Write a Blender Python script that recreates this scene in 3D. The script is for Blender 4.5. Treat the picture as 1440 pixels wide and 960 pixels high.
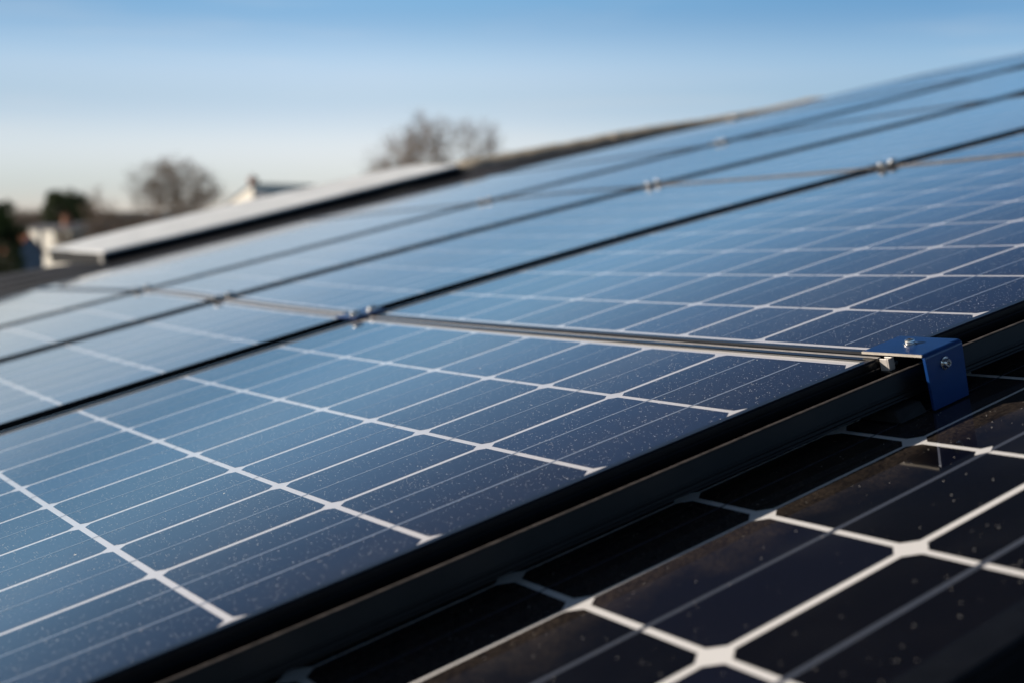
import bpy, bmesh, math, random
from mathutils import Vector, Matrix, noise

for o in list(bpy.data.objects):
    bpy.data.objects.remove(o, do_unlink=True)
SC = bpy.context.scene
COL = SC.collection
RAD = math.radians

# ------------------------------------------------------------------ camera
PITCH = RAD(5.41)
CAM = Vector((0.0, 0.0, 6.0))
RIGHT = Vector((1, 0, 0))
FWD = Vector((0, math.cos(PITCH), -math.sin(PITCH)))
UP = Vector((0, math.sin(PITCH), math.cos(PITCH)))
U = 0.156                                  # one solar cell pitch, metres
cam_data = bpy.data.cameras.new('camera')
cam_data.sensor_width = 36.0
cam_data.lens = 42.74
cam_data.clip_start = 0.02
cam_data.clip_end = 9000.0
cam_data.dof.use_dof = True
cam_data.dof.focus_distance = 7.35 * U
cam_data.dof.aperture_fstop = 3.9
cam = bpy.data.objects.new('camera', cam_data)
COL.objects.link(cam)
cam.matrix_world = Matrix((
    (RIGHT.x, UP.x, -FWD.x, CAM.x), (RIGHT.y, UP.y, -FWD.y, CAM.y),
    (RIGHT.z, UP.z, -FWD.z, CAM.z), (0, 0, 0, 1)))
SC.camera = cam

# the roof plane: DU runs up the slope, DV across it, DN is its normal
def c2w(x, y, z):
    return RIGHT * x - UP * y + FWD * z
DU = c2w(0.819043560576058, -0.2733495155926769, 0.5044280803086769).normalized()
DV = c2w(-0.5338250308463117, -0.040913476247432135, 0.8446045961879887).normalized()
DN = DU.cross(DV).normalized()
ORG = CAM + c2w(-1.2212191469782088, 1.1974809805484035, 5.1836631093125485) * U
BASIS = Matrix((DU, DV, DN)).transposed()

# ------------------------------------------------------------------ light
SUN = (-0.90 * DU + 1.0 * DV + 0.635 * DN).normalized()      # towards the sun
sun_el = math.asin(SUN.z)
sun_az = math.atan2(SUN.x, SUN.y)
world = bpy.data.worlds.new('World')
SC.world = world
world.use_nodes = True
wn, wl = world.node_tree.nodes, world.node_tree.links
wn.clear()
sky = wn.new('ShaderNodeTexSky')
sky.sky_type = 'NISHITA'
sky.sun_disc = False
sky.sun_elevation = sun_el
sky.sun_rotation = sun_az
sky.altitude = 100
sky.air_density = 1.0
sky.dust_density = 0.2
sky.ozone_density = 2.0
bg = wn.new('ShaderNodeBackground')
bg.inputs['Strength'].default_value = 0.138
wo = wn.new('ShaderNodeOutputWorld')
# clear winter air: pale and hazy at the horizon, deepening quickly overhead
tcw = wn.new('ShaderNodeTexCoord')
sep = wn.new('ShaderNodeSeparateXYZ')
wl.new(tcw.outputs['Generated'], sep.inputs[0])
ramp = wn.new('ShaderNodeValToRGB')
ramp.color_ramp.interpolation = 'CARDINAL'
for i, (pos, c) in enumerate([(0.0, (.54, .55, .85)), (.033, (.585, .59, .83)), (.063, (.77, .69, .85)), (.098, (.70, .65, .76)), (.127, (.76, .71, .79)), (.178, (.46, .60, .73)), (.242, (.80, .93, 1.0)), (.342, (.35, .36, .46)), (.41, (.20, .18, .23)), (.47, (.125, .105, .11)), (.56, (.14, .10, .09)), (.87, (.11, .11, .12))]):
    e = ramp.color_ramp.elements[i] if i < 2 else ramp.color_ramp.elements.new(pos)
    e.position = pos; e.color = (*c, 1)
wl.new(sep.outputs[2], ramp.inputs[0])
mulw = wn.new('ShaderNodeMix'); mulw.data_type = 'RGBA'; mulw.blend_type = 'MULTIPLY'
mulw.inputs['Factor'].default_value = 1.0
wl.new(sky.outputs[0], mulw.inputs['A']); wl.new(ramp.outputs[0], mulw.inputs['B'])
# a little less glare towards the sun's side
azr = wn.new('ShaderNodeValToRGB')
azr.color_ramp.interpolation = 'CARDINAL'
for i, (pos, c) in enumerate([(0.03, (.70, .72, .725)), (.28, (.92, .91, .90)), (.50, (1.0, .99, .98)), (.83, (.77, .87, .93))]):
    e = azr.color_ramp.elements[i] if i < 2 else azr.color_ramp.elements.new(pos)
    e.position = pos; e.color = (*c, 1)
azm = wn.new('ShaderNodeMapRange')
azm.inputs['From Min'].default_value = -.45; azm.inputs['From Max'].default_value = .45
wl.new(sep.outputs[0], azm.inputs['Value']); wl.new(azm.outputs[0], azr.inputs[0])
mula = wn.new('ShaderNodeMix'); mula.data_type = 'RGBA'; mula.blend_type = 'MULTIPLY'
mula.inputs['Factor'].default_value = 1.0
wl.new(mulw.outputs['Result'], mula.inputs['A']); wl.new(azr.outputs[0], mula.inputs['B'])
# faint high wisps
mpw = wn.new('ShaderNodeMapping'); mpw.inputs['Scale'].default_value = (3.0, 3.0, 42.0)
wl.new(tcw.outputs['Generated'], mpw.inputs['Vector'])
nzw = wn.new('ShaderNodeTexNoise'); nzw.inputs['Scale'].default_value = 1.6; nzw.inputs['Detail'].default_value = 5.0
wl.new(mpw.outputs[0], nzw.inputs['Vector'])
mrw = wn.new('ShaderNodeMapRange'); mrw.interpolation_type = 'SMOOTHSTEP'
mrw.inputs['From Min'].default_value = .52; mrw.inputs['From Max'].default_value = .80
mrw.inputs['To Min'].default_value = 0.0; mrw.inputs['To Max'].default_value = .14
wl.new(nzw.outputs['Fac'], mrw.inputs['Value'])
wisp = wn.new('ShaderNodeMix'); wisp.data_type = 'RGBA'
wisp.inputs['B'].default_value = (3.4, 3.3, 3.2, 1)
wl.new(mrw.outputs[0], wisp.inputs['Factor']); wl.new(mula.outputs['Result'], wisp.inputs['A'])
wl.new(wisp.outputs['Result'], bg.inputs['Color'])
wl.new(bg.outputs[0], wo.inputs['Surface'])

sun_data = bpy.data.lights.new('sun', 'SUN')
sun_data.energy = 4.2
sun_data.angle = RAD(0.5)
sun_data.color = (1.0, 0.92, 0.82)
sun = bpy.data.objects.new('sun', sun_data)
COL.objects.link(sun)
sun.location = (-20, 10, 20)
sun.rotation_euler = SUN.to_track_quat('Z', 'Y').to_euler()

SC.view_settings.view_transform = 'Standard'
SC.view_settings.look = 'None'
SC.view_settings.exposure = 0.76
SC.view_settings.gamma = 1.0
SC.view_settings.use_curve_mapping = False

# ------------------------------------------------------------------ helpers
def link(name, mesh, parent=None):
    o = bpy.data.objects.new(name, mesh)
    COL.objects.link(o)
    if parent is not None:
        o.parent = parent
    return o

def tag(o, label=None, cat=None, group=None, kind=None):
    if label: o['label'] = label
    if cat: o['category'] = cat
    if group: o['group'] = group
    if kind: o['kind'] = kind
    return o

class MB:
    """collects vertices and faces of one mesh"""
    def __init__(self):
        self.v, self.f, self.t = [], [], []
    def quad(self, *ids, tint=None):
        self.f.append(ids); self.t.append(tint)
    def add(self, pts, faces, tint=None):
        n = len(self.v)
        self.v += [tuple(p) for p in pts]
        for f in faces:
            self.f.append(tuple(i + n for i in f)); self.t.append(tint)
    def box(self, a0, a1, b0, b1, c0, c1):
        p = [(x, y, z) for z in (c0, c1) for y in (b0, b1) for x in (a0, a1)]
        self.add(p, [(0, 2, 3, 1), (4, 5, 7, 6), (0, 1, 5, 4), (2, 6, 7, 3), (0, 4, 6, 2), (1, 3, 7, 5)])
    def cyl(self, p0, p1, r0, r1, n=16, cap=True):
        p0, p1 = Vector(p0), Vector(p1)
        d = (p1 - p0).normalized()
        a = d.orthogonal().normalized(); b = d.cross(a)
        pts = []
        for p, r in ((p0, r0), (p1, r1)):
            for i in range(n):
                w = 2 * math.pi * i / n
                pts.append(p + (a * math.cos(w) + b * math.sin(w)) * r)
        fs = [(i, (i + 1) % n, n + (i + 1) % n, n + i) for i in range(n)]
        if cap: fs += [tuple(range(n - 1, -1, -1)), tuple(range(n, 2 * n))]
        self.add(pts, fs)
    def build(self, name, mat, parent=None, bevel=0.0, smooth=False, segs=2):
        me = bpy.data.meshes.new(name)
        me.from_pydata(self.v, [], self.f)
        if any(t is not None for t in self.t):
            at = me.color_attributes.new('tint', 'FLOAT_COLOR', 'CORNER')
            for poly, t in zip(me.polygons, self.t):
                t = t or (1, 1, 1)
                for li in poly.loop_indices:
                    at.data[li].color = (t[0], t[1], t[2], 1.0)
        if bevel > 0:
            bm = bmesh.new(); bm.from_mesh(me)
            bmesh.ops.remove_doubles(bm, verts=bm.verts, dist=1e-6)
            bmesh.ops.recalc_face_normals(bm, faces=bm.faces)
            es = [e for e in bm.edges if len(e.link_faces) == 2 and e.calc_face_angle(0) > 0.5]
            bmesh.ops.bevel(bm, geom=es, offset=bevel, segments=segs, profile=0.5, affect='EDGES')
            bm.to_mesh(me); bm.free()
        me.update()
        if smooth:
            for p in me.polygons: p.use_smooth = True
        me.materials.append(mat)
        return link(name, me, parent)

# gentle unevenness of the array over the roof (rafters are never quite true)
EX = [(0, 0), (0, 1), (0, 2), (0, 3), (0, 4), (0, 5), (1, 0), (1, 1), (1, 2), (1, 3), (1, 4), (2, 0), (2, 1), (2, 2), (2, 3), (3, 0), (3, 1), (3, 2), (4, 0), (4, 1), (5, 0)]
WS = [0.30232, 0.99307, 0.77452, 0.10615, -0.39514, -0.32288, -0.02796, 1.46249, 1.68115, -0.51465, -0.92603, -2.12916, -3.18192, 0.21309, -0.66304, 0.66884, -1.52182, -0.68407, 2.16234, 2.43585, -1.22934]
WT = [0.12448, -0.31194, -0.65746, 1.43757, 0.48753, -1.28302, -0.10007, 0.02824, -1.43896, 0.89518, 0.51554, -2.30562, 0.60046, 2.23832, 0.27532, -0.543, -0.37508, 0.59916, 1.0131, -1.93443, 0.42132]
def W(s, t):
    x = (min(max(s, -3), 26) - 6) / 12
    y = (min(max(t, -1), 20) - 8) / 12
    b = [x ** i * y ** j for i, j in EX]
    return s + sum(p * q for p, q in zip(WS, b)), t + sum(p * q for p, q in zip(WT, b))

def lerp_tab(tab, x):
    if x <= tab[0][0]: return tab[0][1]
    for (x0, y0), (x1, y1) in zip(tab, tab[1:]):
        if x <= x1:
            w = (x - x0) / (x1 - x0)
            return y0 + (y1 - y0) * w
    return tab[-1][1]
TOP_H = [(-6, -.1), (4.2, -.02), (7, .02), (14, .03), (22, .03), (26.5, -.01), (30, -.10), (33, -.13), (37.5, -.14), (42.5, -.22), (49, -.43), (58, -.75)]
def rise(a, b):
    """the last row of panels climbs a little towards the raised edge of the roof"""
    return lerp_tab(TOP_H, a) * min(max((b - 19.75) / 10.0, 0), 1.2)

def empty(name, a, b, h=0.0):
    o = bpy.data.objects.new(name, None)
    COL.objects.link(o)
    o.empty_display_size = 0.05
    m = BASIS.to_4x4()
    m.translation = ORG + (DU * a + DV * b + DN * h) * U
    o.matrix_world = m
    o['o_a'] = a; o['o_b'] = b; o['o_h'] = h
    return o

# ------------------------------------------------------------------ materials
def mat(name):
    m = bpy.data.materials.new(name); m.use_nodes = True
    nt = m.node_tree
    nt.nodes.clear()
    out = nt.nodes.new('ShaderNodeOutputMaterial')
    return m, nt, out

def node(nt, kind, **kw):
    n = nt.nodes.new(kind)
    for k, v in kw.items():
        if k.startswith('i_'):
            n.inputs[k[2:].replace('_', ' ')].default_value = v
        else:
            setattr(n, k, v)
    return n

def principled(nt, col=(.5, .5, .5), rough=.5, metal=0.0, spec=.5, coat=0.0, coat_rough=.03):
    p = nt.nodes.new('ShaderNodeBsdfPrincipled')
    p.inputs['Base Color'].default_value = (*col, 1)
    p.inputs['Roughness'].default_value = rough
    p.inputs['Metallic'].default_value = metal
    p.inputs['Specular IOR Level'].default_value = spec
    p.inputs['Coat Weight'].default_value = coat
    p.inputs['Coat Roughness'].default_value = coat_rough
    p.inputs['Coat IOR'].default_value = 1.5
    return p

def simple(name, col, rough=.5, metal=0.0, spec=.5, var=0.25, scale=8.0, bump=0.0, detail=4.0, col2=None):
    m, nt, out = mat(name)
    p = principled(nt, col, rough, metal, spec)
    tc = node(nt, 'ShaderNodeTexCoord')
    nz = node(nt, 'ShaderNodeTexNoise', i_Scale=scale, i_Detail=detail)
    nt.links.new(tc.outputs['Object'], nz.inputs['Vector'])
    mx = node(nt, 'ShaderNodeMix', data_type='RGBA')
    c2 = col2 or tuple(c * (1 - var) for c in col)
    c1 = col if col2 else tuple(min(1, c * (1 + var)) for c in col)
    mx.inputs['A'].default_value = (*c2, 1); mx.inputs['B'].default_value = (*c1, 1)
    rp = node(nt, 'ShaderNodeMapRange')
    rp.inputs['From Min'].default_value = .35; rp.inputs['From Max'].default_value = .65
    nt.links.new(nz.outputs['Fac'], rp.inputs['Value'])
    nt.links.new(rp.outputs['Result'], mx.inputs['Factor'])
    nt.links.new(mx.outputs['Result'], p.inputs['Base Color'])
    if bump:
        bp = node(nt, 'ShaderNodeBump', i_Strength=bump, i_Distance=.01)
        nt.links.new(nz.outputs['Fac'], bp.inputs['Height'])
        nt.links.new(bp.outputs['Normal'], p.inputs['Normal'])
    nt.links.new(p.outputs[0], out.inputs[0])
    return m

def math_node(nt, op, a, b=None):
    n = node(nt, 'ShaderNodeMath', operation=op)
    for i, v in enumerate((a, b)):
        if v is None: continue
        if isinstance(v, (int, float)): n.inputs[i].default_value = v
        else: nt.links.new(v, n.inputs[i])
    return n.outputs[0]

def specks(nt, vec, scale, keep, rmax, seed):
    """little round grains scattered over the glass: 0..1 mask"""
    mp = node(nt, 'ShaderNodeMapping')
    mp.inputs['Location'].default_value = (seed * 1.37, seed * 2.11, 0)
    nt.links.new(vec, mp.inputs['Vector'])
    vo = node(nt, 'ShaderNodeTexVoronoi', voronoi_dimensions='2D', feature='F1')
    vo.inputs['Scale'].default_value = scale
    nt.links.new(mp.outputs[0], vo.inputs['Vector'])
    sp = node(nt, 'ShaderNodeSeparateColor')
    nt.links.new(vo.outputs['Color'], sp.inputs[0])
    # clumps: more grains here, fewer there
    nz = node(nt, 'ShaderNodeTexNoise', i_Scale=9.0 + seed, i_Detail=3.0)
    nt.links.new(vec, nz.inputs['Vector'])
    kp = math_node(nt, 'ADD', math_node(nt, 'MULTIPLY', math_node(nt, 'SUBTRACT', nz.outputs['Fac'], .5), .9 * keep * 3), keep)
    on = math_node(nt, 'LESS_THAN', sp.outputs[0], kp)
    rr = math_node(nt, 'MULTIPLY', math_node(nt, 'POWER', sp.outputs[1], 2.0), rmax)
    inside = math_node(nt, 'LESS_THAN', vo.outputs['Distance'], rr)
    return math_node(nt, 'MULTIPLY', on, inside)

def glass_layer(name, base, use_tint=False, rough=.4, metal=0.0, spec=.3, film=.05, film_col=(.32, .25, .18),
                grit=1.0, coat_rough=.05, dirt_band=None, ior=1.70, sheen=0.0):
    """something seen under the module's front glass: a coat of glass, a dusty film (painted sky glare on upper rows) and loose grains on top"""
    m, nt, out = mat(name)
    p = principled(nt, base, rough, metal, spec, coat=1.0, coat_rough=coat_rough)
    p.inputs['Coat IOR'].default_value = ior
    p.inputs['Sheen Weight'].default_value = sheen
    p.inputs['Sheen Roughness'].default_value = .4
    p.inputs['Sheen Tint'].default_value = (.80, .90, 1.0, 1)
    tc = node(nt, 'ShaderNodeTexCoord')
    vec = tc.outputs['Object']
    if use_tint:
        at = node(nt, 'ShaderNodeVertexColor', layer_name='tint')
        mx = node(nt, 'ShaderNodeMix', data_type='RGBA', blend_type='MULTIPLY')
        mx.inputs['Factor'].default_value = 1
        mx.inputs['A'].default_value = (*base, 1)
        nt.links.new(at.outputs['Color'], mx.inputs['B'])
        nt.links.new(mx.outputs['Result'], p.inputs['Base Color'])
    # front glass is never quite flat
    nb = node(nt, 'ShaderNodeTexNoise', i_Scale=14.0, i_Detail=2.0)
    nt.links.new(vec, nb.inputs['Vector'])
    bp = node(nt, 'ShaderNodeBump', i_Strength=.05, i_Distance=.002)
    nt.links.new(nb.outputs['Fac'], bp.inputs['Height'])
    nt.links.new(bp.outputs['Normal'], p.inputs['Coat Normal'])
    # dusty film, holding painted sky glare on the upper rows
    n1 = node(nt, 'ShaderNodeTexNoise', i_Scale=7.0, i_Detail=6.0, i_Roughness=.65)
    n2 = node(nt, 'ShaderNodeTexNoise', i_Scale=420.0, i_Detail=4.0)
    nt.links.new(vec, n1.inputs['Vector']); nt.links.new(vec, n2.inputs['Vector'])
    f1 = node(nt, 'ShaderNodeMapRange'); f1.inputs['From Min'].default_value = .35; f1.inputs['From Max'].default_value = .75
    nt.links.new(n1.outputs['Fac'], f1.inputs['Value'])
    f2 = node(nt, 'ShaderNodeMapRange'); f2.inputs['From Min'].default_value = .3; f2.inputs['From Max'].default_value = .7
    f2.inputs['To Min'].default_value = .1; f2.inputs['To Max'].default_value = 2.0
    nt.links.new(n2.outputs['Fac'], f2.inputs['Value'])
    fac = math_node(nt, 'MULTIPLY', math_node(nt, 'ADD', math_node(nt, 'MULTIPLY', f1.outputs[0], film), film * .25), f2.outputs[0])
    if dirt_band:
        y0, y1, amt = dirt_band                # silt washed down to the foot of the module above
        sx = node(nt, 'ShaderNodeSeparateXYZ'); nt.links.new(vec, sx.inputs[0])
        b = node(nt, 'ShaderNodeMapRange', interpolation_type='SMOOTHSTEP')
        b.inputs['From Min'].default_value = y0; b.inputs['From Max'].default_value = y1
        b.inputs['To Min'].default_value = 0; b.inputs['To Max'].default_value = amt
        n3 = node(nt, 'ShaderNodeTexNoise', i_Scale=16.0, i_Detail=5.0); nt.links.new(vec, n3.inputs['Vector'])
        yy = math_node(nt, 'ADD', sx.outputs[1], math_node(nt, 'MULTIPLY', math_node(nt, 'SUBTRACT', n3.outputs['Fac'], .5), .12))
        nt.links.new(yy, b.inputs['Value'])
        fac = math_node(nt, 'ADD', fac, math_node(nt, 'MULTIPLY', b.outputs[0], f2.outputs[0]))
    dust_glare = principled(nt, film_col, .95, 0, .1)
    mix1 = node(nt, 'ShaderNodeMixShader')
    nt.links.new(fac, mix1.inputs[0]); nt.links.new(p.outputs[0], mix1.inputs[1]); nt.links.new(dust_glare.outputs[0], mix1.inputs[2])
    last = mix1
    if grit:
        g = math_node(nt, 'MAXIMUM', specks(nt, vec, 480.0, .22 * grit, .21, 1.0),
                      math_node(nt, 'MAXIMUM', specks(nt, vec, 150.0, .06 * grit, .10, 2.0), specks(nt, vec, 34.0, .04 * grit, .045, 3.0)))
        gr = principled(nt, (.78, .73, .67), .9, 0, .2)
        mix2 = node(nt, 'ShaderNodeMixShader')
        nt.links.new(g, mix2.inputs[0]); nt.links.new(last.outputs[0], mix2.inputs[1]); nt.links.new(gr.outputs[0], mix2.inputs[2])
        last = mix2
    nt.links.new(last.outputs[0], out.inputs[0])
    return m

M = {}
M['cell'] = glass_layer('solar_cell', (.010, .019, .036), use_tint=True, film=.007, spec=.1, sheen=0.0)
M['cell_far'] = glass_layer('solar_cell_skyglare', (.012, .022, .040), use_tint=True, film=.10, film_col=(.55, .60, .66), grit=0, spec=.1, ior=1.9)  # upper-row set: pale bluish film puts the sky's glare into the colour
M['sheet_far'] = glass_layer('white_backsheet_skyglare', (.84, .80, .78), film=.04, grit=0, ior=1.9)
M['bus_far'] = glass_layer('busbar_skyglare', (.27, .31, .37), rough=.5, film=.08, film_col=(.55, .60, .66), grit=0, ior=1.9)  # same painted glare film as the upper-row cells
M['sheet'] = glass_layer('white_backsheet', (.84, .80, .78), film=.02)
M['bus'] = glass_layer('busbar_silver', (.27, .31, .37), rough=.5, metal=.0, film=.01, grit=.5)
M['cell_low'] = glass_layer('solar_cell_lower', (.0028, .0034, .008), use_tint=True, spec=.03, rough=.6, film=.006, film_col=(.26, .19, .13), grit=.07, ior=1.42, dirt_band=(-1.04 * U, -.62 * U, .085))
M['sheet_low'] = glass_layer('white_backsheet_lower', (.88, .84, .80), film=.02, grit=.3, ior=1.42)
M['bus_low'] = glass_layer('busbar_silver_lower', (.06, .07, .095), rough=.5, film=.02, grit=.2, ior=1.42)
M['frame'] = simple('black_anodised_frame', (.006, .0065, .008), .22, 0, .5, var=.2, scale=60)
M['rail'] = simple('black_rail', (.007, .0068, .007), .40, 0, .32, var=.2, scale=40)
M['rail_lip'] = simple('rail_edge_highlight', (.062, .052, .046), .5, 0, .3, var=.4, scale=120)  # lighter than the rail: sunlit line along its edge painted in
M['alu'] = simple('mill_aluminium', (.44, .40, .36), .5, .3, .5, var=.12, scale=90)
M['steel'] = simple('stainless_steel', (.68, .66, .63), .22, 1.0, .5, var=.1, scale=200)
M['blue'] = simple('blue_coated_steel', (.003, .030, .125), .33, 0, .4, var=.08, scale=50, bump=.03)
M['plastic'] = simple('black_rubber', (.012, .012, .013), .7, 0, .3, var=.2, scale=60)
M['slate'] = simple('dark_slate', (.015, .0145, .018), .75, 0, .35, var=.35, scale=3.5, bump=.2)
M['ridge'] = simple('lichened_clay', (.56, .46, .34), .9, 0, .2, scale=14, bump=.5, col2=(.30, .26, .20))
M['pale_edge'] = simple('bare_metal_edge', (.42, .37, .31), .8, 0, .05, var=.1, scale=90)
M['palemetal'] = simple('pale_zinc', (.84, .84, .82), .5, 0, .5, var=.1, scale=5)
M['darkmetal'] = simple('dark_flashing', (.010, .010, .011), .8, 0, .2, var=.2, scale=9)
M['render'] = simple('white_render', (.78, .72, .62), .9, 0, .2, var=.05, scale=.8)
M['roofred'] = simple('red_roof_tile', (.26, .085, .045), .9, 0, .2, var=.3, scale=3)
M['roofgrey'] = simple('grey_roof_slate', (.10, .10, .115), .8, 0, .3, var=.25, scale=2)
M['wall_shaded'] = simple('shaded_render', (.16, .18, .22), .9, 0, .2, var=.1, scale=1)  # bluish shade on the wall put into its base colour
M['brick'] = simple('red_brick', (.22, .10, .06), .9, 0, .2, var=.3, scale=4)
M['pane'] = simple('window_glass', (.02, .025, .03), .08, 0, .6, var=.1, scale=1)
M['bark'] = simple('winter_bark', (.18, .128, .092), .9, 0, .2, var=.3, scale=2.5)
M['barkdark'] = simple('dark_winter_bark', (.10, .072, .052), .9, 0, .2, var=.3, scale=2.5)
M['ever'] = simple('evergreen_leaf', (.10, .12, .030), .8, 0, .3, scale=.9, col2=(.018, .03, .012))
M['olive'] = simple('olive_leaf', (.10, .085, .022), .85, 0, .3, scale=1.2, col2=(.05, .05, .015))
M['wall_home'] = simple('grey_render', (.35, .33, .30), .9, 0, .2, var=.1, scale=1)
M['grass'] = simple('winter_grass', (.075, .085, .03), .95, 0, .1, scale=.15, col2=(.10, .08, .045))
M['hill'] = simple('wooded_hill', (.055, .055, .055), .95, 0, .1, scale=.01, var=.3)

# ------------------------------------------------------------------ solar panels
rnd = random.Random(7)
def put(root, s, t, h, warp=True):
    a, b = W(s, t) if warp else (s, t)
    hh = h + (rise(a, b) if warp else 0)
    return ((a - root['o_a']) * U, (b - root['o_b']) * U, (hh - root['o_h']) * U)

def solar_panel(label, srange, cols, trange, rows, bus, warp=True, h0=0.0, chamfer=.040, gap=.038, lip=.062,
                mats=('cell', 'sheet', 'bus'), diamonds=(), group=None, foot=False, thin=()):
    s0, s1 = srange; t0, t1 = trange
    a, b = W((s0 + s1) / 2, t0) if warp else ((s0 + s1) / 2, 0.0)
    if not warp: a = 0.0
    root = empty('solar_panel', a, b, h0 if not warp else 0.0)
    tag(root, label, 'solar panel', group or 'solar panels on the roof')
    P = lambda s, t, h: put(root, s, t, h + h0, warp)
    nS = max(4, int((s1 - s0) * 1.5)); nT = max(4, int((t1 - t0) * 1.5))
    # frame: one mitred ring
    prof = [(.05, -.235), (-.016, -.235), (-.016, -.222), (0, -.217), (0, -.16), (.008, -.154), (.008, -.135), (0, -.129), (0, -.052), (.004, -.048), (.004, -.040), (0, -.036), (0, -.004), (.010, .008), (lip - .008, .008), (lip, .003), (lip, -.014)]
    def ring(d):
        x0, x1, y0, y1 = s0 + d, s1 - d, t0 + d, t1 - d
        r = [(x0 + (x1 - x0) * i / nS, y0) for i in range(nS)]
        r += [(x1, y0 + (y1 - y0) * i / nT) for i in range(nT)]
        r += [(x1 - (x1 - x0) * i / nS, y1) for i in range(nS)]
        r += [(x0, y1 - (y1 - y0) * i / nT) for i in range(nT)]
        return r
    mb = MB(); n = 2 * (nS + nT)
    for d, h in prof:
        mb.v += [P(s, t, h) for s, t in ring(d)]
    for k in range(len(prof) - 1):
        for i in range(n):
            j = (i + 1) % n
            mb.quad(k * n + i, (k + 1) * n + i, (k + 1) * n + j, k * n + j)
    mb.build('frame', M['frame'], root)
    # white backsheet under the glass
    mb = MB()
    d = lip - .003
    for j in range(nT + 1):
        for i in range(nS + 1):
            mb.v.append(P(s0 + d + (s1 - s0 - 2 * d) * i / nS, t0 + d + (t1 - t0 - 2 * d) * j / nT, -.0075))
    for j in range(nT):
        for i in range(nS):
            q = j * (nS + 1) + i
            mb.quad(q, q + 1, q + nS + 2, q + nS + 1)
    mb.build('backsheet', M[mats[1]], root)
    # cells with clipped corners
    mb = MB(); g = gap / 2
    for j in range(len(rows) - 1):
        for i in range(len(cols) - 1):
            x0, x1, y0, y1 = cols[i] + g, cols[i + 1] - g, rows[j] + g, rows[j + 1] - g
            if i == 0: x0 = cols[i]
            if i == len(cols) - 2: x1 = cols[i + 1]
            if rows[j] in thin: y0 = rows[j] + g * .5
            if rows[j + 1] in thin: y1 = rows[j + 1] - g * .5
            if j == 0: y0 = rows[j]
            if j == len(rows) - 2: y1 = rows[j + 1]
            c = chamfer; w = c * 1.15
            xm, ym = (x0 + x1) / 2, (y0 + y1) / 2
            w0, c0 = (.092, .072) if foot and j == 0 else (w, c)
            pts = [(x0 + w0, y0), (xm, y0), (x1 - w0, y0), (x1, y0 + c0), (x1, ym), (x1, y1 - c), (x1 - w, y1), (xm, y1), (x0 + w, y1), (x0, y1 - c), (x0, ym), (x0, y0 + c0)]
            v = rnd.uniform(.35, 1.9); hue = rnd.uniform(-.18, .15)
            mb.add([P(x, y, -.0068) for x, y in pts], [tuple(range(12))], tint=(v * (1 - hue), v, v * (1 + hue)))
    cells = mb.build('cell_grid', M[mats[0]], root)
    # busbars run along the rows
    mb = MB()
    for t, wd in bus:
        m = int((cols[-1] - cols[0]) * 2) + 2
        q = len(mb.v)
        for i in range(m + 1):
            s = cols[0] + .03 + (cols[-1] - cols[0] - .06) * i / m
            mb.v += [P(s, t - wd / 2, -.0062), P(s, t + wd / 2, -.0062)]
        for i in range(m):
            mb.quad(q + 2 * i, q + 2 * i + 2, q + 2 * i + 3, q + 2 * i + 1)
    mb.build('busbar', M[mats[2]], cells)
    if diamonds:
        mb = MB()
        for s, t, rs, rt in diamonds:
            mb.add([P(s - rs, t, -.0060), P(s, t - rt, -.0060), P(s + rs, t, -.0060), P(s, t + rt, -.0060)], [(0, 1, 2, 3)])
        mb.build('corner_patch', M[mats[1]], cells)
    return root

def even(a, b, n): return [a + (b - a) * i / n for i in range(n + 1)]
ROWS1 = [-0.047, 1.104, 1.886, 2.655, 3.505, 4.393, 5.291, 6.21, 7.07]
def buses(rows, first_two=False, wd=.012):
    out = []
    for j in range(len(rows) - 1):
        a, b = rows[j], rows[j + 1]
        if j == 0 and first_two: out += [(a + (b - a) * .36, wd * 1.3), (a + (b - a) * .70, wd * 1.3)]
        else: out.append(((a + b) / 2, wd))
    return out

SEAMS = [-4.3, 4.1, 12.5, 20.9, 29.3, 37.7, 46.1]
def span(k): return SEAMS[k] + .04, SEAMS[k + 1] - .04
def cols_for(k):
    a, b = span(k)
    if k == 0: return [a + .13, -3, -2, -1, 0, 1, 2, 3, 3.93]
    if k == 1: return [4.28, 5.1, 6.1, 7.1, 8.1, 9.1, 10.1, 11.1, b - .13]
    return even(a + .13, b - .13, 8)

ROW_T = [((-.12, 7.20), ROWS1, True), ((7.66, 13.35), even(7.78, 13.24, 7), False),
         ((13.80, 19.36), even(13.92, 19.25, 7), False), ((19.80, 30.0), even(19.92, 29.88, 12), False)]
PANEL_LABELS = {
    (0, 0): 'sharp dusty solar panel filling the lower left, ending at the blue bracket',
    (0, 1): 'dark blue front row solar panel running up to the right from the blue bracket',
    (0, 2): 'front row solar panel cut off by the right edge, beyond the tan seam',
    (1, 0): 'pale second row solar panel at the left edge, below the seam with two clamps',
    (1, 1): 'second row solar panel in the middle, between the nearest clamp and the white bolt pair',
    (1, 2): 'second row solar panel at right, above the front row clamp pair on the tan seam',
    (2, 0): 'pale third row solar panel cut off by the left edge',
    (2, 1): 'long pale third row solar panel in the middle, left of the white bolt pair',
    (2, 2): 'third row solar panel right of the white bolt pair, hazy blue',
    (2, 3): 'third row solar panel cut off by the right edge high up',
    (3, 0): 'cream coloured top row solar panel at the far left below the dark slates',
    (3, 1): 'top row solar panel below the long pale rooflight',
    (3, 2): 'top row solar panel below the start of the lichened ridge tiles',
    (3, 3): 'top row solar panel below the far end of the lichened ridge tiles',
    (3, 4): 'blurred top row solar panel against the sky right of the ridge tiles',
    (3, 5): 'blurred topmost solar panel cut off by the right edge against the sky',
}
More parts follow.
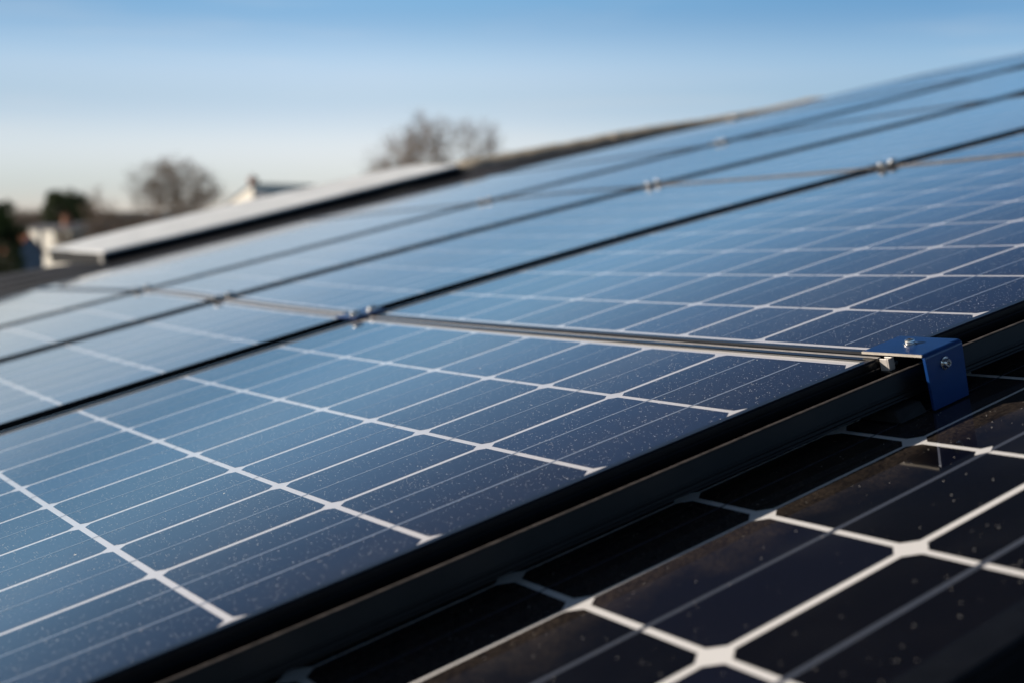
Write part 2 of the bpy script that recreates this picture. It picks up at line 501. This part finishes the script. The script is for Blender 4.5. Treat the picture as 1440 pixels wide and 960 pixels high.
for (r, k), lab in sorted(PANEL_LABELS.items()):
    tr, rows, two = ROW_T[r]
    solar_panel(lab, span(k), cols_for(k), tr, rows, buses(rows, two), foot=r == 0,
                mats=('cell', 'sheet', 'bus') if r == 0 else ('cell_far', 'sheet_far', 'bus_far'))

# the lower module in the foreground, one step down
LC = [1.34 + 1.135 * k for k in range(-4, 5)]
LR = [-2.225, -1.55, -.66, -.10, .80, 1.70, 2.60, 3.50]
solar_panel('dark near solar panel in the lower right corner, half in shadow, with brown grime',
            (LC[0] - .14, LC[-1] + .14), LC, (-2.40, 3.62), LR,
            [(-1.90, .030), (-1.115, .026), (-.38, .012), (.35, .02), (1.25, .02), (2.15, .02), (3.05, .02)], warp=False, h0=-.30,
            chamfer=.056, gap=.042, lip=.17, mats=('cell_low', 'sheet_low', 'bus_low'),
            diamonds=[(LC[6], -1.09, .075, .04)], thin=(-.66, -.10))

# ------------------------------------------------------------------ rails, joints, clamps
def plane_thing(name, label, cat, s, t, h=0.0, group=None, warp=True):
    a, b = W(s, t) if warp else (s, t)
    o = empty(name, a, b, h + (rise(a, b) if warp else 0))
    return tag(o, label, cat, group)

def strip(mb, root, s0, s1, prof, n, along='s'):
    """sweep a closed (across, height) profile along the array"""
    base = len(mb.v); k = len(prof)
    for i in range(n + 1):
        x = s0 + (s1 - s0) * i / n
        for q, h in prof:
            mb.v.append(put(root, *((x, q) if along == 's' else (q, x)), h))
    for i in range(n):
        for j in range(k):
            a, b = base + i * k + j, base + i * k + (j + 1) % k
            mb.quad(a, b, b + k, a + k)
    mb.quad(*[base + j for j in range(k)][::-1]); mb.quad(*[base + n * k + j for j in range(k)])

r = plane_thing('mounting_rail', 'long black mounting rail under the front edge of the main panels', 'rail', 4, -.2)
mb = MB()
strip(mb, r, -6, 15.5, [(-.16, -.10), (-.264, -.10), (-.268, -.053), (-.297, -.053), (-.300, -.057), (-.300, -.160), (-.292, -.166), (-.292, -.175), (-.300, -.181), (-.300, -.196), (-.310, -.199), (-.310, -.210), (-.16, -.210)], 40)
mb.build('rail_profile', M['rail'], r)
mb = MB()
strip(mb, r, -6, 15.5, [(-.270, -.0522), (-.270, -.050), (-.292, -.0485), (-.2968, -.050), (-.2968, -.0522)], 40)
mb.build('rail_lip', M['rail_lip'], r)
STRIPS = [(1, -.10, 7.15, 'thin aluminium strip in the seam running from the blue bracket'),
          (2, -.10, 7.15, 'tan aluminium strip in the seam at the right edge'),
          (1, 7.72, 13.3, 'aluminium strip in the seam between the two left clamps'),
          (2, 7.72, 13.3, 'faint aluminium strip below the white bolt pair'),
          (1, 13.85, 19.3, 'faint aluminium strip between the two farthest left clamps')]
for sm, ta, tb, lab in STRIPS:
    r = plane_thing('joint_strip', lab, 'strip', SEAMS[sm], (ta + tb) / 2, group='strips between panels')
    mb = MB()
    x = SEAMS[sm]
    if sm == 1 and ta < 0:
        strip(mb, r, ta, tb, [(x - .036, -.05), (x - .036, .006), (x - .014, .006), (x - .010, .001), (x - .010, -.05)], 12, along='t')
        strip(mb, r, ta, tb, [(x - .009, -.09), (x - .009, -.055), (x + .037, -.055), (x + .037, -.09)], 12, along='t')
    else:
        strip(mb, r, ta, tb, [(x - .030, -.05), (x - .030, .006), (x - .026, .010), (x + .004, .010), (x + .008, .006), (x + .008, -.05)], 12, along='t')
    mb.build('strip_profile', M['alu'], r)

def bolt(parent, p, axis, r, hgt, name='bolt'):
    """pan-head bolt with hex recess and washer"""
    p = Vector(p); axis = Vector(axis).normalized()
    a = axis.orthogonal().normalized(); b = axis.cross(a)
    n = 24
    prof = [(1.35, 0), (1.35, .18), (1.28, .24), (1.0, .26), (1.0, .6), (.93, .85), (.78, 1.0), (.5, 1.0)]
    bm_ = MB()
    for k, (q, z) in enumerate(prof):
        for i in range(n):
            w = 2 * math.pi * i / n
            bm_.v.append(tuple(p + (a * math.cos(w) + b * math.sin(w)) * r * q + axis * hgt * z))
    for z in (1.0, .45):                                   # hexagonal socket
        for i in range(n):
            w = 2 * math.pi * i / n
            m_ = (w % (math.pi / 3)) - math.pi / 6
            q = .48 * math.cos(math.pi / 6) / math.cos(m_)
            bm_.v.append(tuple(p + (a * math.cos(w) + b * math.sin(w)) * r * q + axis * hgt * z))
    K = len(prof) + 2
    for k in range(K - 1):
        for i in range(n):
            j = (i + 1) % n
            bm_.quad(k * n + i, k * n + j, (k + 1) * n + j, (k + 1) * n + i)
    bm_.quad(*[(K - 1) * n + i for i in range(n)])
    return bm_.build(name, M['steel'], parent)

# blue end bracket
B = plane_thing('clamp_bracket', 'blue folded metal bracket with two hex bolts clamping the panel corner', 'bracket', 4.2, -.2, warp=False)
def L3(o, s, t, h): return ((s - o['o_a']) * U, (t - o['o_b']) * U, (h - o['o_h']) * U)
def hexa(o, mb, pts8):
    mb.add([L3(o, *p) for p in pts8], [(0, 2, 3, 1), (4, 5, 7, 6), (0, 1, 5, 4), (2, 6, 7, 3), (0, 4, 6, 2), (1, 3, 7, 5)])
def pbox(o, mb, s0, s1, t0, t1, h0, h1):
    hexa(o, mb, [(s, t, h) for h in (h0, h1) for t in (t0, t1) for s in (s0, s1)])
# folded sheet: an L profile with a rounded bend, swept across the width
th = .020
def bend(r, n=5): return [(-.445 + r - r * math.sin(math.pi / 2 * i / n), .036 - r + r * math.cos(math.pi / 2 * i / n)) for i in range(n + 1)]
outer = [(.005, .036)] + bend(.028) + [(-.445, -.298)]
inner = [(-.445 + th, -.298)] + [( -.445 + th + .010 - .010 * math.sin(math.pi / 2 * (4 - i) / 4), .036 - th - .010 + .010 * math.cos(math.pi / 2 * (4 - i) / 4)) for i in range(5)] + [(.005, .036 - th)]
prof = outer + inner
mb = MB(); k = len(prof)
for side in (0, 1):
    for t, h in prof:
        # front leg narrows a little towards the foot
        f_ = max(0, -h) / .3 * .03
        s = (4.045 + f_ * .6) if side == 0 else (4.375 - f_ * .2)
        mb.v.append(L3(B, s, t, h))
for j in range(k):
    a, b = j, (j + 1) % k
    mb.quad(a, b, b + k, a + k)
no, m_ = len(outer), len(inner)
for i in range(no - 1):                       # end caps as quads between outer and inner skins
    pass
def cap(off, flip):
    o_ids = [off + i for i in range(no)]; i_ids = [off + no + (m_ - 1 - i) for i in range(m_)]
    # both run from the plate end to the foot
    i = j = 0
    while i < no - 1 or j < m_ - 1:
        if i < no - 1 and (j >= m_ - 1 or i / (no - 1) <= j / (m_ - 1)):
            f = (o_ids[i], o_ids[i + 1], i_ids[j]); i += 1
        else:
            f = (o_ids[i], i_ids[j + 1], i_ids[j]); j += 1
        mb.quad(*(f[::-1] if flip else f))
cap(0, False); cap(k, True)
mb.build('bracket_plate', M['blue'], B, bevel=.00035, segs=2)
mb = MB(); pbox(B, mb, 4.036, 4.0445, -.43, .005, .0225, .0355)
mb.build('bare_edge', M['pale_edge'], B)
bolt(B, L3(B, 4.225, -.20, .0365), (0, 0, 1), .030 * U, .030 * U)
bolt(B, L3(B, 4.20, -.446, -.055), (0, -1, 0), .028 * U, .030 * U)
mb = MB()
pbox(B, mb, 4.005, 4.055, -.215, -.205, -.062, .010); pbox(B, mb, 4.005, 4.013, -.2045, -.15, -.062, .010); pbox(B, mb, 4.047, 4.055, -.2045, -.15, -.062, .010)
mb.build('spring_clip', M['alu'], B, bevel=.0004)
mb = MB(); pbox(B, mb, 3.99, 4.06, -.24, -.15, -.0845, -.0635)
mb.build('clip_base', M['rail'], B, bevel=.0004)
mb = MB(); mb.cyl(L3(B, 4.085, -.205, -.035), L3(B, 4.085, -.19, -.035), .013 * U, .013 * U, 14)
mb.build('rivet', M['steel'], B)
F = plane_thing('rail_foot', 'black rubber foot block under the rail beside the blue bracket', 'foot block', 3.9, -.3, -.29, warp=False)
mb = MB()
hexa(F, mb, [(3.80, -.42, -.298), (4.03, -.42, -.298), (3.80, -.06, -.298), (4.03, -.06, -.298), (3.83, -.36, -.232), (4.03, -.38, -.232), (3.83, -.08, -.232), (4.03, -.08, -.232)])
mb.build('foot_block', M['plastic'], F, bevel=.0015)

# mid clamps where seams cross the gaps between rows
CL = [(4.1, 7.43, 'nearest panel clamp, at the crossing of the seam from the blue bracket'),
      (4.1, 13.58, 'small panel clamp with two white bolts at the left, second up its seam'),
      (4.1, 19.58, 'faint panel clamp at far left, furthest up the seam from the bracket'),
      (12.5, 7.43, 'panel clamp with two bolts at the end of the tan seam at right'),
      (12.5, 13.58, 'panel clamp with a bright white bolt pair in the middle of the array'),
      (12.5, 19.58, 'faint panel clamp above the middle of the array, on the top row gap'),
      (20.9, 19.58, 'faint panel clamp on the top row gap right of centre'),
      (29.3, 30.1, 'small pale clamp on the skyline at the end of the ridge tiles')]
for s, t, lab in CL:
    o = plane_thing('panel_clamp', lab, 'clamp', s, t, group='clamps between the panels')
    mb = MB(); mb.box(-.19 * U, .19 * U, -.26 * U, .26 * U, .010 * U, .035 * U)
    mb.build('clamp_plate', M['blue'] if t < 8 and s < 5 else M['rail'], o, bevel=.0008)
    for sx in (-1, 1):
        bolt(o, (sx * .112 * U, -.10 * U, .036 * U), (0, 0, 1), .058 * U, .05 * U)

# ------------------------------------------------------------------ the house that carries the array
def pw(a, b, h): return ORG + (DU * a + DV * b + DN * h) * U
H = bpy.data.objects.new('roofed_house', None); COL.objects.link(H); H.location = pw(20, 12, -1)
tag(H, 'house with a low dark slate roof carrying the solar array', 'house')
def wmesh(mb, name, m, parent, **kw):
    off = parent.matrix_world.translation if parent.parent else parent.location
    mb.v = [tuple(Vector(v) - off) for v in mb.v]
    return mb.build(name, m, parent, **kw)
def slab(mb, a0, a1, b0, b1, h0, h1):
    mb.add([pw(a, b, h) for h in (h0, h1) for b in (b0, b1) for a in (a0, a1)],
           [(0, 2, 3, 1), (4, 5, 7, 6), (0, 1, 5, 4), (2, 6, 7, 3), (0, 4, 6, 2), (1, 3, 7, 5)])
mb = MB(); slab(mb, -9, 60, -7, 39.6, -1.9, -1.15)
wmesh(mb, 'roof', M['slate'], H)
mb = MB()
c4 = [pw(-6, -5, -1.75), pw(58, -5, -1.75), pw(58, 37, -1.75), pw(-6, 37, -1.75)]
mb.add([Vector((p.x, p.y, 0)) for p in c4] + c4, [(0, 1, 5, 4), (1, 2, 6, 5), (2, 3, 7, 6), (3, 0, 4, 7)])
wmesh(mb, 'wall', M['wall_home'], H)
# raised slate edge beyond the top row: overlapping courses
EDGE = [(-9, .44), (5.2, .38), (7.3, .22), (8.4, -.05), (21.9, -.02), (22.2, .22), (25.1, .08), (30.5, -.13), (34.4, -.35), (36.5, -.42), (42, -.55), (50, -.8), (60, -1.2)]
mb = MB()
ss = [-9 + 69 * i / 122 for i in range(123)]
NC = 5
for cidx in range(NC):
    f0, f1 = cidx / NC, (cidx + 1) / NC + .03
    rows_ = []
    for a in ss:
        h_lo = lerp_tab(TOP_H, a) - .22; h_hi = lerp_tab(EDGE, a)
        rows_.append((pw(a, 30.3 + 4.7 * f0, h_lo + (h_hi - h_lo) * f0 + .03), pw(a, 30.3 + 4.7 * f1, h_lo + (h_hi - h_lo) * f1 + .03 - .03),
                      pw(a, 30.3 + 4.7 * f0, h_lo + (h_hi - h_lo) * f0 - .05)))
    q = len(mb.v)
    for tri in rows_: mb.v += list(tri)
    for i in range(len(ss) - 1):
        a = q + 3 * i
        mb.quad(a, a + 3, a + 4, a + 1); mb.quad(a + 2, a + 5, a + 3, a)
q = len(mb.v)
for a in ss: mb.v += [pw(a, 35.1, lerp_tab(EDGE, a)), pw(a, 39.6, lerp_tab(EDGE, a) - .3), pw(a, 30.3, lerp_tab(TOP_H, a) - .25), pw(a, 30.3, -1.2)]
for i in range(len(ss) - 1):
    a = q + 4 * i
    mb.quad(a, a + 4, a + 5, a + 1); mb.quad(a + 3, a + 7, a + 6, a + 2)
wmesh(mb, 'slate_edge', M['slate'], H)
# ridge tiles, lichened, along the raised edge
for i in range(16):
    a0 = 22.1 + i * 1.24; a1 = a0 + 1.28
    mb = MB(); n = 9
    jj = rnd.uniform(-.015, .015)
    for a in (a0, (a0 + a1) / 2, a1):
        e = lerp_tab(EDGE, a)
        grow = max(.5, 1 - max(0, a - 33) / 11)
        for k in range(n + 1):
            w = math.pi * k / n
            mb.v.append(pw(a, 36.1 - 1.15 * math.cos(w), e - .02 + jj + (.32 * grow + (.02 if a == a1 else 0)) * math.sin(w) ** 1.4 + rnd.uniform(-.012, .012)))
    for r_ in range(2):
        for k in range(n):
            q = r_ * (n + 1) + k
            mb.quad(q, q + 1, q + n + 2, q + n + 1)
    mb.quad(*range(n, -1, -1)); mb.quad(*range(2 * (n + 1), 3 * (n + 1)))
    wmesh(mb, 'ridge_tile', M['ridge'], H)

# long low rooflight on the raised edge
K = bpy.data.objects.new('rooflight', None); COL.objects.link(K); K.location = pw(15, 35, .1)
tag(K, 'long low rooflight with a pale top and black side, left of the ridge tiles', 'rooflight')
BF = [(8.4, .35), (12, .33), (16, .36), (22, .42)]
BB = [(8.4, .72), (9.7, .78), (13.7, .80), (20.4, .75), (24, .62)]
def bfh(a): return lerp_tab(BF, a)
aa = [8.4 + 13.5 * i / 16 for i in range(17)]
mb = MB()
for a in aa:
    t_ = bfh(a); back = lerp_tab(BB, a)
    mb.v += [pw(a, 35.0, t_ - .40), pw(a, 35.0, t_ - .03), pw(a + .3 - 1.1 * max(0, (10.1 - a) / 1.7), 39.0, back - .03), pw(a + .3 - 1.1 * max(0, (10.1 - a) / 1.7), 39.0, back - .5)]
for i in range(16):
    q = 4 * i
    mb.quad(q, q + 4, q + 5, q + 1); mb.quad(q + 2, q + 6, q + 7, q + 3)
mb.quad(0, 1, 2, 3); mb.quad(64, 67, 66, 65)
wmesh(mb, 'kerb', M['darkmetal'], K)
mb = MB()
for a in aa:
    t_ = bfh(a); back = lerp_tab(BB, a)
    mb.v += [pw(a, 34.92, t_ - .07), pw(a, 34.92, t_), pw(a + .3 - 1.1 * max(0, (10.1 - a) / 1.7), 39.06, back), pw(a + .3 - 1.1 * max(0, (10.1 - a) / 1.7), 39.06, back - .05)]
for i in range(16):
    q = 4 * i
    mb.quad(q, q + 4, q + 5, q + 1); mb.quad(q + 1, q + 5, q + 6, q + 2); mb.quad(q + 2, q + 6, q + 7, q + 3)
mb.quad(0, 1, 2, 3); mb.quad(64, 67, 66, 65)
wmesh(mb, 'top_panel', M['palemetal'], K)
mb = MB()
mb.add([pw(a, b, h) for h in (-.05, .26) for b, a in ((34.95, 8.30), (34.95, 8.39), (39.0, 8.55), (39.0, 8.68))], [(0, 1, 3, 2), (4, 6, 7, 5), (0, 4, 5, 1), (2, 3, 7, 6), (0, 2, 6, 4), (1, 5, 7, 3)])
wmesh(mb, 'end_cap', M['wall_home'], K, bevel=.004)  # grey colour stands in for the shading on this end

# ------------------------------------------------------------------ ground, hills
mb = MB()
N = 60
for j in range(N + 1):
    for i in range(N + 1):
        x = -6000 + 12000 * i / N; y = -3000 + 9000 * j / N
        mb.v.append((x, y, -.0))
for j in range(N):
    for i in range(N):
        q = j * (N + 1) + i; mb.quad(q, q + 1, q + N + 2, q + N + 1)
tag(mb.build('ground', M['grass']), kind='structure')
mb = MB()
for ridge, (yy, hh, sd) in enumerate(((2500, 40, 3.0), (3600, 62, 9.0))):
    q = len(mb.v); n = 120
    for i in range(n + 1):
        x = -4200 + 8400 * i / n
        z = hh * (.75 + .5 * noise.noise(Vector((x * .0011, sd, 0))) + .12 * noise.noise(Vector((x * .008, sd, 3))))
        z *= 1.0
        mb.v += [(x, yy - 500, -4), (x, yy - 120, z * .75), (x, yy, z), (x, yy + 700, -4)]
    for i in range(n):
        for k in range(3):
            a = q + 4 * i + k; mb.quad(a, a + 4, a + 5, a + 1)
tag(mb.build('hills', M['hill'], smooth=True), kind='structure')

# ------------------------------------------------------------------ far houses
def gx(px, Y): return (px - 720) / 1709.66 * Y
def gz(py, Y): return 6 + (318 - py) / 1709.66 * Y
def house(name, label, x, y, rz, w, d, eave, ridge, wallm, roofm, wins=(), chimney=None, mono=False):
    """gabled house: width w along local x, gable ends at local +-x? gable faces -y"""
    o = bpy.data.objects.new(name, None); COL.objects.link(o)
    o.location = (x, y, 0); o.rotation_euler = (0, 0, rz)
    tag(o, label, 'house', 'houses beyond the roof')
    hw, hd = w / 2, d / 2
    mb = MB()
    mb.add([(-hw, -hd, 0), (hw, -hd, 0), (hw, hd, 0), (-hw, hd, 0), (-hw, -hd, eave), (hw, -hd, eave), (hw, hd, eave), (-hw, hd, eave), (0, -hd, ridge), (0, hd, ridge)],
           [(0, 1, 5, 8, 4), (1, 2, 6, 5), (2, 3, 7, 9, 6), (3, 0, 4, 7)])
    if mono:                                  # single pitch: low at -x, high at +x
        mb = MB()
        mb.add([(-hw, -hd, 0), (hw, -hd, 0), (hw, hd, 0), (-hw, hd, 0), (-hw, -hd, eave), (hw, -hd, ridge), (hw, hd, ridge), (-hw, hd, eave)],
               [(0, 1, 5, 4), (1, 2, 6, 5), (2, 3, 7, 6), (3, 0, 4, 7)])
    mb.build('wall', wallm, o)
    mb = MB(); e = .35; sl = (ridge - eave) / hw; tk = .18
    for sx in ((-1,) if mono else (-1, 1)):
        xo = sx * (hw + e); zo = eave - e * sl * (.5 if mono else 1)
        pts = [(hw if mono else 0, -hd - e * .5, ridge + .02), (xo, -hd - e * .5, zo + .02), (xo, hd + e * .5, zo + .02), (hw if mono else 0, hd + e * .5, ridge + .02)]
        mb.add(pts + [(p[0], p[1], p[2] + tk) for p in pts], [(0, 1, 2, 3), (4, 7, 6, 5), (0, 4, 5, 1), (1, 5, 6, 2), (2, 6, 7, 3)])
    rf = mb.build('roof', roofm, o)
    if chimney:
        cx, cy, cz, cm = chimney
        mb = MB(); mb.box(cx - .45, cx + .45, cy - .45, cy + .45, cz - 2.6, cz)
        mb.box(cx - .52, cx + .52, cy - .52, cy + .52, cz, cz + .14)
        for q in (-.2, .2): mb.cyl((cx + q, cy, cz + .14), (cx + q, cy, cz + .5), .13, .11, 10)
        mb.build('chimney', cm, rf)
    for face, u, z0, ww, wh in wins:
        mb = MB(); fr = MB()
        if face == 'front': bx = lambda m, a0, a1, z0_, z1_, p0, p1: m.box(a0, a1, -hd - p1, -hd - p0, z0_, z1_)
        else: bx = lambda m, a0, a1, z0_, z1_, p0, p1: m.box(-hw - p1, -hw - p0, a0, a1, z0_, z1_)
        bx(mb, u - ww / 2, u + ww / 2, z0, z0 + wh, .004, .02)
        pane_parent = None
        for a0, a1, b0, b1 in ((u - ww / 2 - .07, u - ww / 2, z0, z0 + wh), (u + ww / 2, u + ww / 2 + .07, z0, z0 + wh), (u - ww / 2 - .07, u + ww / 2 + .07, z0 + wh, z0 + wh + .07), (u - ww / 2 - .12, u + ww / 2 + .12, z0 - .08, z0)):
            bx(fr, a0, a1, b0, b1, .004, .06)
        wf = fr.build('window', M['render'], o)
        mb.build('pane', M['pane'], wf)
    return o

Y = 150
HW = house('rendered_house', 'low white house with a round chimney pot behind the end of the rooflight', gx(73, Y) + 1.28, Y + 1.54, RAD(50), 4.0, 10.0, 5.6, 6.0, M['render'], M['roofgrey'],
      chimney=(-.6, -1.6, 7.1, M['brick']))
mb = MB(); mb.box(-2.16, -2.01, 2.0, 2.6, 0, 5.5)
mb.build('downpipe', M['roofgrey'], HW)
Y = 138
house('brick_house', 'small house with a red tiled roof at the far left', gx(33, Y), Y, RAD(50), 3.4, 3.2, 3.1, 4.9, M['wall_shaded'], M['roofred'], wins=[('side', 0, 1.2, .8, 1.0)])
Y = 160
HG = house('gabled_house', 'white house wall with a sloping top and a chimney above the rooflight', gx(331, Y) + 3.45, Y + 2.9, RAD(-50), 10.5, 9, 7.6, 11.2, M['render'], M['roofgrey'],
      wins=[('front', 0, 5.0, 1.0, 1.2)], chimney=(4.3, -3.9, 12.0, M['brick']), mono=True)
mb = MB(); mb.box(5.27, 8.3, -3.9, 4.4, 0, 9.2)
mb.build('side_wing', M['render'], HG)
mb = MB(); mb.box(5.27, 8.6, -4.3, 4.7, 9.202, 10.1)
mb.build('wing_roof', M['roofgrey'], HG)
Y = 185
house('slate_house', 'grey slate roofed house between the evergreen and the bare tree', gx(128, Y), Y, RAD(62), 6, 11, 4.2, 6.4, M['brick'], M['roofgrey'], wins=[('side', 0, 2.0, 1.0, 1.2)])

# ------------------------------------------------------------------ trees
def tube(mb, p0, p1, r0, r1, n=4):
    d = p1 - p0
    if d.length < 1e-5: return
    d.normalize()
    a = d.orthogonal().normalized(); b = d.cross(a)
    q = len(mb.v)
    for p, r in ((p0, r0), (p1, r1)):
        for i in range(n):
            w = 2 * math.pi * i / n
            mb.v.append(tuple(p + (a * math.cos(w) + b * math.sin(w)) * r))
    for i in range(n):
        j = (i + 1) % n
        mb.quad(q + i, q + j, q + n + j, q + n + i)

def bare_tree(label, x, y, height, width, seed, m, trunk_frac=.35, levels=6, kids=(3, 4), name='bare_tree', thick=1.0):
    R_ = random.Random(seed)
    o = bpy.data.objects.new(name, None); COL.objects.link(o)
    o.location = (x, y, 0); tag(o, label, 'tree', 'bare winter trees')
    tr, cr = MB(), MB()
    base_r = height * .024 * thick
    th_ = height * trunk_frac
    p = Vector((0, 0, 0))
    for k in range(4):
        q = Vector((R_.uniform(-.02, .02) * height * .5, R_.uniform(-.02, .02) * height * .5, th_ * (k + 1) / 4))
        tube(tr, p, q, base_r * (1.3 if k == 0 else 1 - .08 * k), base_r * (1 - .08 * (k + 1)), 10); p = q
    top = p
    def inside(pt):
        cz = (th_ * .75 + height) / 2; hz = (height - th_ * .75) / 2
        return (pt.x / (width / 2)) ** 2 + (pt.y / (width / 2)) ** 2 + ((pt.z - cz) / hz) ** 2
    def grow(p, d, ln, r, lv):
        segs = 3 if lv < 3 else 2
        for k in range(segs):
            d2 = (d + Vector((R_.gauss(0, .13), R_.gauss(0, .13), R_.gauss(.04, .1)))).normalized()
            q = p + d2 * ln / segs
            tube(cr, p, q, r * (1 - .3 * k / segs), r * (1 - .3 * (k + 1) / segs), 5 if lv < 2 else 3)
            if lv >= 1 and lv < levels and R_.random() < .5 and k < segs - 1:
                sd = (d2 + Vector((R_.gauss(0, .7), R_.gauss(0, .7), R_.gauss(.1, .5)))).normalized()
                grow(q, sd, ln * .62, r * .5, lv + 1)
            p, d = q, d2
        if lv >= levels or inside(p) > 1.0 + R_.uniform(-.15, .2): return
        for _ in range(R_.randint(*kids) if lv < 3 else R_.randint(2, 3)):
            sd = (d + Vector((R_.gauss(0, .55), R_.gauss(0, .55), R_.gauss(.05, .4)))).normalized()
            grow(p, sd, ln * R_.uniform(.62, .82), max(r * .58, .015), lv + 1)
    n0 = R_.randint(5, 6)
    for i in range(n0):
        w = 2 * math.pi * i / n0 + R_.uniform(-.4, .4); sp = R_.uniform(.35, .95) * min(1.2, width / height * 1.3)
        d = Vector((math.cos(w) * sp, math.sin(w) * sp, 1)).normalized()
        grow(top - Vector((0, 0, R_.uniform(0, th_ * .25))), d, (height - th_) * R_.uniform(.30, .40), base_r * .55, 0)
    tr.build('trunk', m, o); cr.build('crown', m, o)
    return o

def leafy(label, x, y, height, width, seed, m, name='evergreen_tree', cat='tree', n=5000, leaf=.16, bottom=.12, group=None):
    R_ = random.Random(seed)
    o = bpy.data.objects.new(name, None); COL.objects.link(o); o.location = (x, y, 0)
    tag(o, label, cat, group)
    tr = MB(); tube(tr, Vector((0, 0, 0)), Vector((0, 0, height * .8)), height * .03, height * .008, 8); 
    clumps = []
    for _ in range(90):
        z = R_.uniform(bottom, .95); prof_ = max(.12, 1 - max(0, (z - .62) / .38) ** 2.2) ** .5
        w = R_.uniform(0, 2 * math.pi); rr = width / 2 * prof_ * math.sqrt(R_.uniform(.2, 1.0))
        clumps.append((Vector((rr * math.cos(w), rr * math.sin(w), z * height)), width * R_.uniform(.12, .22)))
    for c, r in clumps[::4]: tube(tr, Vector((0, 0, max(.2, c.z - r))), c, height * .008, height * .003, 5)
    tr.build('trunk', M['barkdark'], o)
    cr = MB()
    for i in range(n):
        c, r = R_.choice(clumps)
        v = Vector((R_.gauss(0, 1), R_.gauss(0, 1), R_.gauss(0, 1))).normalized() * r * R_.random() ** .4
        p = c + v
        a = Vector((R_.gauss(0, 1), R_.gauss(0, 1), R_.gauss(0, .6))).normalized(); b = a.orthogonal().normalized()
        l = leaf * R_.uniform(.6, 1.4)
        q = len(cr.v)
        cr.v += [tuple(p - a * l), tuple(p + b * l * .45), tuple(p + a * l), tuple(p - b * l * .45)]
        cr.quad(q, q + 1, q + 2, q + 3)
    cr.build('crown', m, o)
    return o

Y = 80
bare_tree('wide bare tree with a dense round twiggy crown, left of the white gable', gx(243, Y), Y, gz(226, Y), 7.6, 11, M['bark'], levels=6, kids=(3, 3), thick=.8)
Y = 70
bare_tree('bare tree showing over the pale rooflight at the centre', gx(622, Y), Y, gz(166, Y), 8.8, 23, M['bark'], levels=6, kids=(3, 3), thick=.8)
Y = 112
bare_tree('thin small bare tree between the evergreen and the wide bare tree', gx(140, Y), Y, gz(262, Y), 2.6, 5, M['bark'], levels=4)
Y = 92
bare_tree('low brown bare tree at the foot of the wide bare tree', gx(185, Y), Y, gz(302, Y), 5.0, 31, M['barkdark'], levels=5)
Y = 118
bare_tree('low bare thicket tree behind the white house', gx(120, Y), Y, gz(305, Y), 6.0, 37, M['barkdark'], levels=5)
Y = 190
leafy('rounded dark evergreen tree above the white house', gx(97, Y), Y, gz(268, Y), 7.0, 3, M['ever'], n=9000, leaf=.28)
Y = 60
leafy('dark evergreen cut off by the left edge', gx(-8, Y), Y, gz(272, Y), 2.6, 8, M['ever'], n=5000)
Y = 45
leafy('small olive yellow bush at the left edge', gx(-2, Y), Y, gz(335, Y), 1.6, 12, M['olive'], name='yellow_bush', cat='bush', n=2500, leaf=.10, bottom=.3)
Y = 210
mb = MB()
R_ = random.Random(99)
for i in range(9000):
    x = gx(R_.uniform(-120, 175), Y) ; yy = Y + R_.uniform(-12, 18)
    hh = 8.6 + 1.2 * noise.noise(Vector((x * .18, 0, 0))) + .8 * noise.noise(Vector((x * .9, 2, 0)))
    z0 = R_.uniform(.2, .92) * hh; d = Vector((R_.gauss(0, .35), R_.gauss(0, .35), 1)).normalized()
    p0 = Vector((x, yy, z0)); tube(mb, p0, p0 + d * R_.uniform(.5, 1.5), .06, .015, 3)
for i in range(90):
    x = gx(R_.uniform(-120, 175), Y); yy = Y + R_.uniform(-12, 18)
    tube(mb, Vector((x, yy, 0)), Vector((x + R_.uniform(-.4, .4), yy, 7.5)), .2, .06, 6)
w_ = mb.build('bare_wood', M['barkdark'])
tag(w_, 'dark brown winter wood below the far hills at the left', 'wood', kind='stuff')

for o in bpy.data.objects:
    for key in ('o_a', 'o_b', 'o_h'):
        if key in o: del o[key]
